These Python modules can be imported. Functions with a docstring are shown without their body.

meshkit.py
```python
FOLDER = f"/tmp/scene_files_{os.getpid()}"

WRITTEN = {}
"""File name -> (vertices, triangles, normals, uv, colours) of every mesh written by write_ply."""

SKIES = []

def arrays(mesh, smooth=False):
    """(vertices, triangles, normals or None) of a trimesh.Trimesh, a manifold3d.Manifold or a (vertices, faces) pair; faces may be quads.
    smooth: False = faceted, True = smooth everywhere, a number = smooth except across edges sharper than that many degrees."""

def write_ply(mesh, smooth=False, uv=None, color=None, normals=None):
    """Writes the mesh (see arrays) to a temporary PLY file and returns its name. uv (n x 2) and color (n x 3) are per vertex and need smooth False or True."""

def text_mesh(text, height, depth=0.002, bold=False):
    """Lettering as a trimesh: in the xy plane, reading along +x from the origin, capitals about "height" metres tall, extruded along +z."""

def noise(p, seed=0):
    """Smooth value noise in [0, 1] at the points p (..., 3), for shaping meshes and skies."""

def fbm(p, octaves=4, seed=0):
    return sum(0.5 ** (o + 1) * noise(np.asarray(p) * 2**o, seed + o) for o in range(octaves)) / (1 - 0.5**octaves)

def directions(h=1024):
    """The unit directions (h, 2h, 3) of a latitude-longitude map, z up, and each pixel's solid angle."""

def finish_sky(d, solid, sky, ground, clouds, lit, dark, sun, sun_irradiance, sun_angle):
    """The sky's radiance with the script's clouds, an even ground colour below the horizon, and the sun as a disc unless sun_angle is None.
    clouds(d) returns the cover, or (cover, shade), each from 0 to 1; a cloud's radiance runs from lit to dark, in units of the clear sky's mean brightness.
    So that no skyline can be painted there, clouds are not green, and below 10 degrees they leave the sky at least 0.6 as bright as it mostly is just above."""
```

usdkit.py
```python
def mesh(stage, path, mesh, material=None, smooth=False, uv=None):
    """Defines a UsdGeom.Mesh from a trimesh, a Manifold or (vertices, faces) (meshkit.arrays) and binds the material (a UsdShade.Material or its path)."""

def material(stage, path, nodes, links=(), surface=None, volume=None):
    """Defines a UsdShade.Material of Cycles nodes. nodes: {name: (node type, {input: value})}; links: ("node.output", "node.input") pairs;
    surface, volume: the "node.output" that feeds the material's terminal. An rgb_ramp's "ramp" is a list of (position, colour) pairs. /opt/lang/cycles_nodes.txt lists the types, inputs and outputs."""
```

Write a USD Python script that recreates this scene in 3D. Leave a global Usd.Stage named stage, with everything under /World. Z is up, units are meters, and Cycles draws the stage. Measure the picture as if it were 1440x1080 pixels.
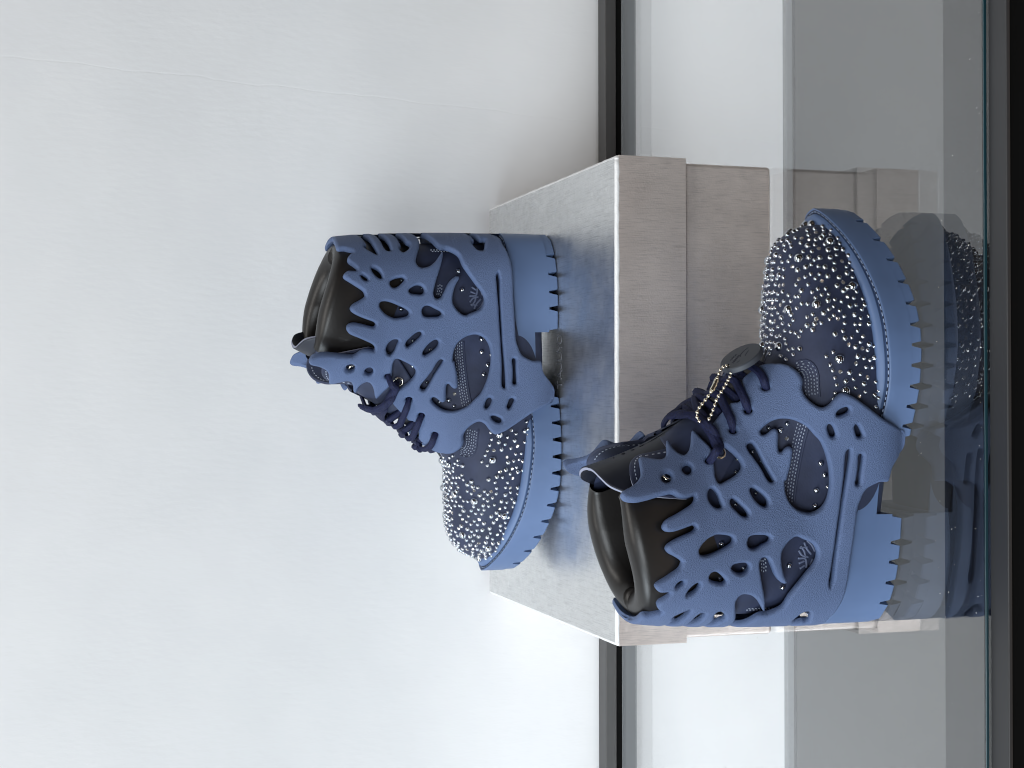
import math, random
import numpy as np, trimesh, shapely, usdkit, meshkit
from shapely import affinity
from shapely.geometry import Polygon, LineString, Point
from scipy.interpolate import PchipInterpolator, LinearNDInterpolator, NearestNDInterpolator
from scipy.ndimage import map_coordinates
from scipy.spatial import Delaunay
from pxr import Usd, UsdGeom, UsdLux, UsdShade, Gf, Vt, Sdf

stage = Usd.Stage.CreateInMemory()
UsdGeom.SetStageUpAxis(stage, UsdGeom.Tokens.z)
UsdGeom.SetStageMetersPerUnit(stage, 1.0)
UsdGeom.Xform.Define(stage, "/World")
UsdGeom.Scope.Define(stage, "/World/Looks")
rng = np.random.default_rng(7)

# ---------------------------------------------------------------- camera (held sideways: the picture's left is up)
EYE = np.array([-.00136, -1.04943, .53407]); YAW, PITCH, ROLL = .01227, .30346, .00305
def _axes():
    f = np.array([math.sin(YAW) * math.cos(PITCH), math.cos(YAW) * math.cos(PITCH), -math.sin(PITCH)])
    r = np.array([math.cos(YAW), -math.sin(YAW), 0]); u = np.cross(r, f)
    c, s = math.cos(ROLL), math.sin(ROLL)
    return c * r + s * u, -s * r + c * u, f
_r, _u, _f = _axes()
cam = UsdGeom.Camera.Define(stage, "/World/camera")
m = np.eye(4); m[0, :3], m[1, :3], m[2, :3], m[3, :3] = -_u, _r, -_f, EYE
cam.AddTransformOp().Set(Gf.Matrix4d(*map(float, m.ravel())))
cam.CreateHorizontalApertureAttr(36.0); cam.CreateVerticalApertureAttr(27.0)
cam.CreateFocalLengthAttr(2165 / 1440 * 36.0)
cam.CreateClippingRangeAttr(Gf.Vec2f(.01, 50))
cam.CreateExposureAttr(0.0)

# ---------------------------------------------------------------- light: a big cool shop window to the left, soft ceiling light, dim warm room
def material(name, nodes, links=(), surface="p.BSDF", **k):
    return usdkit.material(stage, "/World/Looks/" + name, nodes, links, surface=surface, **k)

dome = UsdLux.DomeLight.Define(stage, "/World/room_light")
dome.CreateIntensityAttr(1.0)
_dm = material("room_ambient", {"b": ("background_shader", {"color": (1.0, .91, .84), "strength": .035})}, surface="b.background")
UsdShade.MaterialBindingAPI.Apply(dome.GetPrim()).Bind(_dm)

def rect_light(name, pos, target, w, h, color, radiance):
    l = UsdLux.RectLight.Define(stage, "/World/" + name)
    z = np.array(pos, float) - np.array(target, float); z /= np.linalg.norm(z)
    x = np.cross([0, 0, 1.0], z)
    x = x / np.linalg.norm(x) if np.linalg.norm(x) > 1e-6 else np.array([1.0, 0, 0])
    y = np.cross(z, x); t = np.eye(4); t[0, :3], t[1, :3], t[2, :3], t[3, :3] = x, y, z, pos
    l.AddTransformOp().Set(Gf.Matrix4d(*map(float, t.ravel())))
    l.CreateWidthAttr(w); l.CreateHeightAttr(h); l.CreateColorAttr(Gf.Vec3f(*color)); l.CreateIntensityAttr(radiance)
rect_light("window_light", (-2.9, -1.0, 1.35), (0, .05, .1), 1.3, 1.4, (.82, .92, 1.0), 12.6)
rect_light("window_light_front", (-1.2, -2.5, 1.6), (0, .1, .0), 1.5, 1.2, (.90, .96, 1.0), 9.2)
rect_light("ceiling_light", (.1, -.8, 3.0), (.1, .2, -.1), 2.6, .5, (1.0, .97, .93), 8.5)
rect_light("shop_light", (1.8, -2.0, .8), (0, 0, .1), 1.2, .9, (1.0, .70, .52), .30)
rect_light("under_shelf_fill", (0, .02, -.012), (0, .33, -.24), 2.4, .02, (.92, .965, 1.0), 21.0)  # unseen fill light, added to brighten the wall below the glass

# ---------------------------------------------------------------- helpers
USED = {}
def fresh(parent, name):
    k = (parent, name); n = USED.get(k, -1) + 1; USED[k] = n
    return parent + "/" + (name if n == 0 else "%s_%03d" % (name, n))

def tag(prim, label=None, category=None, group=None, kind=None):
    for k, v in (("label", label), ("category", category), ("group", group), ("kind", kind)):
        if v:
            prim.SetCustomDataByKey(k, v)
    return prim

def thing(name, label, category, loc=(0, 0, 0), rotz=0, group=None):
    x = UsdGeom.Xform.Define(stage, fresh("/World", name))
    x.AddTranslateOp().Set(Gf.Vec3d(*map(float, loc))); x.AddRotateZOp().Set(float(rotz))
    return tag(x.GetPrim(), label, category, group)

def part(parent, name, mesh, mat, smooth=30, label=None, kind=None):
    path = fresh(str(parent.GetPath()) if hasattr(parent, "GetPath") else parent, name)
    return tag(usdkit.mesh(stage, path, mesh, mat, smooth=smooth).GetPrim(), label, kind=kind)

def cat(ms):
    return trimesh.util.concatenate(ms)

def box(x0, x1, y0, y1, z0, z1, bevel=0.0):
    """A box, its edges rounded when bevel > 0."""
    if not bevel:
        b = trimesh.creation.box(extents=(x1 - x0, y1 - y0, z1 - z0)); b.apply_translation(((x0 + x1) / 2, (y0 + y1) / 2, (z0 + z1) / 2)); return b
    s = trimesh.creation.icosphere(2, bevel); v = []
    for x in (x0 + bevel, x1 - bevel):
        for y in (y0 + bevel, y1 - bevel):
            for z in (z0 + bevel, z1 - bevel):
                v.append(s.vertices + (x, y, z))
    return trimesh.convex.convex_hull(np.vstack(v))
# ---------------------------------------------------------------- boot form (local frame in mm: X from heel to toe, L towards the outer side, Z up)
def pch(xs, ys):
    return PchipInterpolator(xs, ys, axis=0, extrapolate=True)

US = [0, .03, .06, .12, .2, .3, .4, .47, .53, .6, .64, .68, .76, .84, .92, 1.0, 1.12]
FRONT = pch(US, [(261.5, 48), (260.5, 53), (258, 59), (250, 68.5), (235, 75), (215, 77), (195, 78), (183, 80), (172, 87), (159, 102), (152, 111), (145, 120), (132, 138), (117.5, 158), (106, 180), (97, 201), (86, 228)])
BACK = pch(US, [(261.5, 38), (260, 24), (256, 16), (247, 11), (230, 8), (208, 8), (180, 8), (150, 8), (110, 8), (60, 8), (26, 10), (9, 30), (9.5, 78), (11, 120), (13, 153), (17, 183), (23, 214)])
WID = pch(US, [10, 14, 17.5, 25.5, 32.5, 39.5, 43, 43.5, 41, 36, 34, 32.5, 33.5, 35.5, 37, 38, 39.5])
CEN = pch(US, [-8, -8, -7.5, -6, -3.5, 0, 3, 4.5, 4, 2.5, 1.5, 0, 0, 0, 0, 0, 0])
NB = pch(US, [2.2, 2.5, 3, 3.4, 3.8, 4, 4, 4, 4, 3.6, 3.2, 2.9, 2.6, 2.4, 2.2, 2.2, 2.2])
NF = pch(US, [2.0, 2.0, 2.1, 2.2, 2.3, 2.3, 2.3, 2.3, 2.3, 2.3, 2.3, 2.3, 2.3, 2.2, 2.2, 2.2, 2.2])
NU, NA = 181, 97
UG = np.linspace(0, 1.12, NU)
GRID = np.zeros((NU, NA, 3)); FLAT = np.zeros((NU, NA, 2))
_th = np.linspace(0, np.pi, 1201)
for _i, _u in enumerate(UG):
    _a, _c = BACK(_u), FRONT(_u)
    _m, _h = (_a + _c) / 2, np.linalg.norm(_c - _a) / 2
    _e = (_c - _a) / (2 * _h)
    _n = np.where(_th < np.pi / 2, NB(_u), NF(_u))
    _t = -np.sign(np.cos(_th)) * np.abs(np.cos(_th)) ** (2 / _n)
    _y = WID(_u) * np.abs(np.sin(_th)) ** (2 / _n)
    _s = np.r_[0, np.cumsum(np.hypot(np.diff(_t * _h), np.diff(_y)))]
    _g = np.linspace(0, _s[-1], NA)
    _tt, _yy = np.interp(_g, _s, _t), np.interp(_g, _s, _y)
    GRID[_i, :, 0] = _m[0] + _e[0] * _h * _tt
    GRID[_i, :, 2] = _m[1] + _e[1] * _h * _tt
    GRID[_i, :, 1] = CEN(_u) + _yy
    _A = _g - np.interp(np.pi / 2, _th, _s)
    FLAT[_i] = _m + _A[:, None] * _e
_du, _da = np.gradient(GRID, axis=0), np.gradient(GRID, axis=1)
NRM = np.cross(_da, _du)
NRM /= np.maximum(np.linalg.norm(NRM, axis=-1, keepdims=True), 1e-9)
NRM *= np.sign((NRM[:, NA // 2, 1].mean()))
_ee = np.array([(FRONT(_u) - BACK(_u)) / np.linalg.norm(FRONT(_u) - BACK(_u)) for _u in UG])
NRM[:, -1] = np.stack([_ee[:, 0], 0 * UG, _ee[:, 1]], 1); NRM[:, 0] = -NRM[:, -1]
_IDX = np.stack(np.meshgrid(np.arange(NU), np.arange(NA), indexing="ij"), -1).reshape(-1, 2).astype(float)
TOUA = LinearNDInterpolator(FLAT.reshape(-1, 2), _IDX)
TOUN = NearestNDInterpolator(FLAT.reshape(-1, 2), _IDX)

def surf(flat, side=1):
    """Points of the flat pattern laid on the boot's outer (side 1) or inner (side -1) half: position and normal."""
    q = np.asarray(flat, float)
    ua = TOUA(q); bad = np.isnan(ua[:, 0])
    if bad.any():
        ua[bad] = TOUN(q[bad])
    p = np.stack([map_coordinates(GRID[..., k], ua.T, order=1) for k in range(3)], -1)
    n = np.stack([map_coordinates(NRM[..., k], ua.T, order=1) for k in range(3)], -1)
    n /= np.maximum(np.linalg.norm(n, axis=1, keepdims=True), 1e-9)
    if side < 0:
        c = CEN(np.interp(ua[:, 0], np.arange(NU), UG))
        p[:, 1] = 2 * c - p[:, 1]; n[:, 1] *= -1
    return p, n

# sole outline: X, outer half width, inner half width
SOX = [0, 2, 6, 12, 20, 32, 44, 58, 71, 100, 120, 136, 148, 161, 178, 190, 203, 218, 230, 243, 254.5, 262.5, 268, 271.5, 273]
SOL = pch(SOX, [0, 8.5, 15.5, 21, 26, 31, 34, 35.8, 36.5, 38.5, 42, 47, 51, 54, 55, 54, 51, 45.5, 39, 30.5, 20.5, 11.5, 4, -3, -8])
SOM = pch(SOX, [0, -8.5, -15.5, -21, -26, -31, -34, -35.5, -36, -36, -37, -39, -41, -43, -45.5, -47, -48, -47.5, -46, -42, -36.5, -30, -24, -16, -8])
SPR = lambda x: .020 * 1000 * (np.maximum(0, np.asarray(x, float) - 190) / 85) ** 2
ZTOP = pch([-5, 10, 40, 75, 105, 135, 160, 190, 215, 275, 290], [39.5, 39.2, 37.8, 34.2, 28.4, 22.6, 21.9, 24, 25, 25.5, 25.5])
ztop = lambda x: ZTOP(x) + SPR(x)
# outlines and positions on the flat pattern of the boot (mm)
D = {
 "top": "90.3,192 87.6,190.6 86.2,184.9 87.4,176.7 89.6,167.7 91.1,160.9 86.9,181.5 89,170.8 90.9,160.8 88.4,156 88,152.6 88.8,148.9 89.7,146.4 88.4,145.9 85.5,147.6 82,153.4 78.9,159.7 75.9,166 72.9,168.4 70.9,168.3 69.5,166.5 69.1,162.9 70.3,157.4 72.1,151.2 72.7,148.1 71.3,146.8 69.6,148.2 67.2,154.4 64.2,161.9 61.6,166 59.6,166.8 57,164.9 54.8,160.5 52.6,156.7 51.1,155.2 51.4,155.6 48.5,157 45,162.2 41.5,168.5 39.3,171.7 37.6,171.8 35.1,169.2 34.4,167.7 34.4,164.7 34.3,161.9 33.4,161.1 30.9,163.6 28.4,166.7 26.1,167.2 23.9,165.9 21.7,163.4 21.1,160.9 22,157.9 24.6,153.5 26.1,150.9",
 "front": "90.5,191.9 92.2,190.4 94.8,184.8 98.6,179.3 102.2,176.8 106.6,175.8 111.5,175.2 114.2,174.6 114.9,172.2 113.2,168.4 111.7,162.4 112.9,159.4 116,157.8 122.1,156.2 124.8,154.7 124.6,153.5 120.3,153.3 115.6,151.1 113.8,148.1 115.9,145 120.5,142.6 126.5,140.9 129.7,139.4 128.5,138.2 123.2,135.3 118.5,131.8 115.7,130.7 113.3,130.5",
 "window": "111.1,131.4 107.6,131.1 100.7,131.3 97,129.5 99.2,122.8 102.8,116.3 106.5,113.2 110,113.9 114.8,117.8 119.1,122.8 120.8,125.6",
 "lace_edge": "129.4,128.8 132.4,127.4 138,122.2 145.2,114.5 146.8,113.3 148.1,108.4 158,105.8 161.6,106.4 164,105.4 167.1,102.6 170.4,99.3 172.7,95.8 173.6,90.5 172.4,86",
 "lobe": "170.1,94.9 173.1,88.3 171.9,82 167,76.2 162,74.2 156.9,74.5 152.5,72.7 148.5,68.9 145.9,63.8 147.4,60.1 152.2,56.5 155.3,52.8 153.6,47.3 147.6,37.6 138.6,24.8 131.9,13.4",
 "spike": "139,28.1 130.3,10.9 129.5,9.6 118.9,7.1 108.9,16.3 99.9,18 98.9,18.9 99.3,23.4 97.3,28.3 94.7,31.8 90.3,34.2",
 "bottom": "89,34.5 83.8,36.2 72.8,37.1 60.4,37.5 48.7,38 35.2,38.2 26.1,38.8 19.6,39.8 14.2,41 12.9,41.8 7.5,40.7",
 "h1": "100.1,165 102.4,163.5 103.3,161 102.4,159 100.2,158.6 98.1,159.9 97,162.6 97.8,164.7",
 "h2": "105.1,151.3 106.9,149.9 108.1,147.3 107,145.4 104.9,145.1 102.5,146.8 101.9,149.1 103,150.9",
 "h3": "119.2,108.8 120.9,107.2 121.3,104.9 119.6,103.3 116.5,101.6 109.8,98.8 104.4,95.7 99.7,93 98.2,92.6 97.6,94.8 100.2,97.5 106.2,100.7 111.6,104.5 116.5,108.1",
 "h4": "92.7,136.6 94.1,134.5 91.4,131.4 86.3,129.4 83.2,128.5 82.5,132.2 84.8,136 89,137.7",
 "h5": "86.6,123.1 88.2,121.7 87.2,119.3 84.5,116 81.2,112.3 78.4,110.5 77,111.7 77.6,114.9 80.9,119.3 84,122.4",
 "h6": "93,109.4 94.5,107.9 93.6,105.2 91.5,101.8 89,98.7 86.3,97 83.8,97.2 82.8,99.2 84.1,102.4 87.2,106.1 90.4,108.3",
 "h7": "57.7,144.8 60.6,143.3 64.2,139.5 66,135.8 67,132.7 66.6,127.6 65.7,123.1 64.2,121.2 62,121.6 59.4,125.6 57.4,130.6 55.6,135.6 54.8,140.6 55.5,143.9",
 "h8": "61.9,111.4 64.6,110.4 65.8,107.2 65.8,102 65.4,97.5 63.7,95.1 62,96.1 59.8,100.6 57.6,105.7 57.8,109 59.6,111",
 "h9": "47,122.1 48.6,120.8 49.3,117 49.3,111.8 48,109.6 46,109.6 43.8,111.3 42.9,115.1 44.7,119.8",
 "h10": "42.1,136.7 44.1,135.9 45.2,133.2 43.9,129.8 41.3,126.6 39.2,124.7 38,125.9 38.2,129.8 39.7,134.3 41,136.3",
 "h11": "37.7,158.9 39.4,158 40.7,155.9 40.8,153.6 39.6,153.5 38,155.4 37.1,157.8",
 "h12": "32.3,150.2 34.1,149.8 36.9,147.7 38.7,145.3 39.3,143.1 38.4,142.1 35.8,142.7 33.3,144.9 31.8,148.2 31.7,149.6",
 "h13": "129.5,98.2 131.9,96.8 134.9,93.6 137,89.9 138.1,85.7 137.9,80.5 136.1,75.4 133.4,71.2 128.5,66.8 124.9,63.3 116.7,59.4 107.6,56.7 97,55.5 88,56.7 82.5,59.9 79.5,65.6 80.1,72.5 82.7,78.7 87,82.7 92.9,84.5 100,83.9 99,83.3 103.5,81.9 110,80.3 115.7,79.6 119.8,79.8 121,81.7 119.5,84.3 117.5,85.8 117.3,87.2 119.7,87.9 123.9,88 127.9,87.8 130.5,88.3 131.6,89.3 131.4,91.1 129.5,93.2 127.8,95.6 127.8,97.5",
 "h14": "141.6,55.5 143.8,55.1 146.1,52.2 146.7,49.5 145.3,48 143.7,48.3 142.3,50.3 141.2,53.4",
 "h15": "134.6,60 136.2,59.3 135.3,57.4 132,55.5 129.1,54.7 127.8,55.6 128.3,57.7 131.1,59.2",
 "h16": "134.6,43.9 136.2,43.1 134.5,41 131.2,39.1 128.8,38 127.7,39.2 128.3,41.4 131.7,43",
 "slit1": "119.6,46.7 120.8,45.2 118.3,44.5 106.3,44.8 95.5,45.8 83.3,46.9 69.9,47.4 56.3,48.3 45.7,48.8 36,49.1 32.9,50.2 35.1,51.4 44.1,50.9 59.3,49.4 75.9,48.5 89.4,47.8 104,46.9",
 "slit2": "117.2,38.7 117.2,36.6 113.4,36.2 104.5,36.5 97.9,36.6 97.2,38 98.2,39.1 103.3,38.7 109.8,38.5",
 "lace1": "156.4,96.1 157.6,95.3 158.2,93.6 157.7,92.1 156.6,91.5 155.5,92 154.8,93.8 155.2,95.5",
 "lace2": "142.2,106.7 143.6,105.6 144.1,104.1 143.4,102.7 142.1,102 140.7,102.9 140.1,104.5 140.7,106.1",
 "lace3": "128.1,118.7 129.5,117.5 130.2,115.7 129.5,114.1 128.1,113.5 126.9,114.6 126.4,116.6 127,118.2",
 "lace4": "110,136.3 111.4,135.1 111.5,133.7 110.1,133.1 108.7,134.2 108.6,135.6",
 "heelwin": "26.8,114.8 30.1,112.6 29.7,105.9 26.5,100.3 21.7,95.6 17.8,91.7 22.4,92.9 30,96 37.2,99.2 44.3,101.4 48.9,102.3 52,100.8 51.5,96.6 47.6,93.8 41.8,90.7 37.4,86.7 35.6,83 36.5,81.3 42.3,84.5 49.4,86.8 55.1,86.8 60,83.6 62.8,80.4 64.2,76.2 62.3,71.1 59.3,64.3 55.5,61.7 52.3,61.3 49,62.2 45.3,64.5 41.5,68 37.3,71.2 43,66.5 36.4,71.9 27.7,77.8 20.8,80.3 16.4,87.1 14.9,94.1",
 "heelgap": "14.9,94.1 15.5,96.9",
 "strap_slot": "11.1,66.8 13.1,66.2 16.3,64.3 17.1,61.5 16.8,59.1 15,57.6 11,55.5 7.3,53.1",
 "slotA": "16.2,152.1 18.4,150.1 20.5,147 22.3,143.7 20.6,143.2 17.5,143.6 14.8,143.9 12.3,144.6",
 "slotB": "13.2,137 18.4,136.3 19.2,134.9 18.7,132.4 17.2,132.1 14.7,132.5 11.9,131.6",
 "slotC": "15.9,124.7 18.7,125.1 19.8,123.8 18.5,120.4 16.1,117.6 13.6,116.4 11.6,116.9",
 "finger5": "25,151.4 23.1,153.3 20.7,158.5 19,163.4 17.4,167.7 16.8,172.2",
 "studs": "L261.5,50.8 S260.1,44.9 S260.2,41 S258.2,51.2 C255.8,52.1 S257.2,56.8 S253.9,58.2 C251.1,59 M251.9,51.4 S257.4,46 S257.4,40.9 C255.5,38.4 S254.5,43.5 L249.5,46.7 S252.1,39.8 S248.5,40.2 M246.7,62.2 S247.2,57.2 C245.1,55.4 S242.9,60.5 M243.8,50 M244.8,44.2 M244.6,39.4 M239.1,63.7 M238.8,56.8 M239,49.9 S240.8,45.2 M240.7,36.4 S235.6,48 C237.1,42.1 S236.1,36.9 M232.9,67.1 S234.5,63.2 S233.3,59.1 M232.8,55 M231.4,49.5 S233.3,40.1 S231.3,36.2 M229.1,41.1 C228.4,32.2 S228.5,64.9 S226.7,69 S228.4,59.5 M227,54.8 C224.1,59 M226.3,47.3 S226.7,37.5 C223.5,45.2 M221,50.1 L221,39.4 S222.6,32.2 M217.8,46.5 C214.6,44.4 S221.8,68.3 S217.1,66.8 S219.1,57.8 S215.6,56.6 M211.7,57.8 S212.3,53.4 S211.2,49.2 S213.6,39.9 S213.2,33.6 M217.7,29.9 S212,29 S209.8,70.9 L209.2,65.3 M208.4,43.9 S209.2,39.3 M209.3,33 S208.2,28.4 S206.2,58 M203.8,61.7 S203.2,68.6 S202.5,55.4 C200.4,66.6 C200.5,53 S197.8,63.8 M197.4,68 S197.6,49.1 M196.6,73 M203.1,41.4 S201.1,37.2 S202.5,31.1 C204.3,25.7 S198.7,26.2 M197.4,31.7 C197.4,37.9 S202.7,55.4 C200.5,52.9 S198.7,26.4 S197.5,31.7 S197.6,49.1 S192.9,50.7 S193.1,40.5 S194.4,26 M190.8,56 M188.3,49.7 S188.9,45.1 S186.2,39.1 S189.5,25.4 C185.8,24.8 S183.6,29 M182.9,42.7 S181.1,34.1 S179.9,24.8 S179.7,57.7 L175.3,54 S177,62 M177.1,41.5 S176,36.9 M176.4,29.2 S175.9,25 S171.8,59.6 S168.2,58 C167.6,53.1 S170.5,35.5 S170.3,31 S169.4,24.7 S163.7,56.3 M167,47.3 S165.9,39.7 S162.9,44.4 M161.5,49.5 S159.3,55 S164.2,24.7 M160.1,36.9 S157.5,42.6 S159.6,24.8 S154.9,35.7 S154.1,55.5 C152.2,39.4 M153,28.8 S155.6,25.6 S151.2,26 S145.6,27.3 L155.6,49.1 S150.4,56.2 S260.6,60.2 S258.1,63.8 S257.1,67.8 C252,63.9 S252.2,68.4 S246.5,73.6 S251.1,75.7 S249.1,73.8 S251.3,82 M255.4,74.8 L238.6,70.2 S246.7,86.8 S244.3,79.4 S240.4,75.5 S237.2,78.1 C233.8,76 S232.4,83.5 M242.2,90 M229.1,89.2 S231.5,82.7 C225.6,73.6 S222,76.5 C222.5,91.4 S219.4,98 S218.5,88.9 S214.7,78.6 S212.1,82.8 S214.6,76.1 S210.1,74.9 S207.5,79 L207.3,85.8 S212.7,89 C211,93.1 S214.2,96.4 S206.5,96.7 M203.3,93.3 C202.7,101.8 S199.9,92.5 S198.3,86 S200.6,82.8 S194.1,85.2 S192.9,81.5 S195.7,90.4 S199,97.6 S199.1,103.4 S197.8,105.3 S193.7,77.2 S190.5,79 S194.4,94.9 S191.5,90.1 L189.4,94.5 S184.6,86.1 S184.4,82.9 S188.7,88.7 S182.2,90.3 S178.4,86 S180.6,82.2 S191.6,101.9 C193.6,104.8 S188.4,100.4 S190.6,104.7 S186.7,105.4 S237.8,92.2 M233.2,96.2 S227.2,98.8 S218.9,101.7 C213.2,103.1 S206.6,104.5 S202.7,105.1 S198.4,105.3 S195.3,105.1 S214.7,100.8 S210.1,103.6 S223.6,95.2 S240.8,84.7 S229.8,96.2 S195,98.6 S193.2,100.2",
 "hole_studs": "M109.8,60.1 M102.3,57 M92.5,61.8 S94.7,54.5 M82.6,61.7 S132.1,93.1 M130.6,86.2 S134.7,82.3 C125.4,82.1 S116.8,102.9 S110.9,97.6 S91.1,102 S159.8,91.6 M44.9,77.5 M30.4,80 S104.3,123.7 S104.2,115 S112.5,113.2 M60.4,125.9 S44.2,109.7 S104.3,159 S84.4,116 S91.9,102.4 S38.4,125.6 L44.9,77.5 M30,79.9 C67.3,44.9 C43.7,45.6 C87.1,44",
 "stitch_a": "134.8,73.3 125.5,75.2 115,76.8 104.5,78.1 93.9,79.1 84.9,79.5",
 "stitch_b": "171.1,79.1 171.7,74.9 168.9,71.8 163.8,70.1 157.8,69.6 151.3,68.6",
 "stitch_c": "49.9,96.3 45.1,95.1 39.7,95",
 "stitch_d": "12.5,98.7 12.5,90.7 12.4,80.6 12.3,69.6",
 "lace_a": "155.6,93.8 159.2,93.9 164.1,95.6 167.7,98.5 170.4,102.3 172,105.6",
 "lace_b": "141.7,104.4 145.6,105 151,106.4 155.6,107.8 159.4,109.2",
 "lace_c": "127.8,116.4 132.6,116.7 138.2,117.4 144,117.6 148.9,117.9",
 "lace_d": "115.4,127.6 121.9,129.5 128.6,131.5 134.4,133.1 135.4,131.6 139.7,132.6",
 "lace_e": "110.3,134.6 114.8,131 118,127.4",
 "lace_f": "116.6,126.1 124.8,128.6 131.7,132.7 136.3,136.7 137.6,142.9 136.2,148.5",
 "lace_g": "118,127.4 127.8,130.9 134.4,135.9 139,141.3 140.1,147.9 136.8,154",
 "ridge": "139.8,154.9 142.4,142.2 159,124.9 171,114.6 181.8,107.5 187.8,105.2",
 "quarter": "122.5,156.2 123.2,166.8 124.5,173.4 120.9,178.1 114.1,180.9 104.8,182.3 98.1,182.1 90.9,180.5",
 "tongue": "118.5,206.3 118.1,207.8 118.5,206.3 111.4,204.4 101,202 92.7,197.9 88.6,191.4 86.2,183.6 87,173.7",
 "emblem1": "59.5,67.5 55.9,65.9 51.7,62.1",
 "emblem2": "60.6,65.5 57.6,62.1 53.4,59.6",
 "emblem3": "56,70.6 56.5,65",
 "emblem4": "54.4,71.2 51,68.3 50,64.1",
 "emblem5": "49.4,71.4 48.8,66.1 42.9,64.8",
 "emblem6": "46,70.6 47.6,66.6",
 "emblem7": "48.7,60.9 44,62.4",
 "emblem8": "57.2,69.9 53.6,67.1 48.9,66.1",
 "emblem9": "42.5,69.5 44.7,66.1",
 "eyelet": (116.0, 125.4),
 "eyelet2": (103.5, 159.2),
}
D_CHAIN1 = [[168.9, 22.0, 116.2], [170.1, 23.2, 119.1], [169.3, 24.5, 122.2], [166.9, 25.8, 124.9], [163.9, 27.0, 126.7], [160.9, 27.0, 127.8], [157.3, 27.0, 129.3], [153.3, 27.0, 131.7], [150.4, 27.0, 133.8], [147.9, 27.0, 135.8], [145.5, 27.0, 137.8], [143.0, 27.0, 139.6], [140.2, 27.0, 140.5], [137.6, 27.0, 140.1], [135.5, 27.0, 138.5]]
D_CHAIN2 = [[169.0, 23.0, 116.7], [165.6, 24.5, 116.7], [162.9, 26.0, 118.3], [160.4, 27.5, 120.4], [157.8, 29.0, 122.8], [155.2, 29.0, 124.4], [152.7, 29.0, 126.3], [150.0, 29.0, 127.9], [147.4, 29.0, 129.0], [144.5, 29.0, 129.8], [141.8, 29.0, 131.0], [139.1, 29.0, 132.0], [136.8, 29.0, 133.5]]
# ---------------------------------------------------------------- boot pieces
def pp(key):
    return np.array([[float(a) for a in t.split(",")] for t in D[key].split()])

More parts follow.
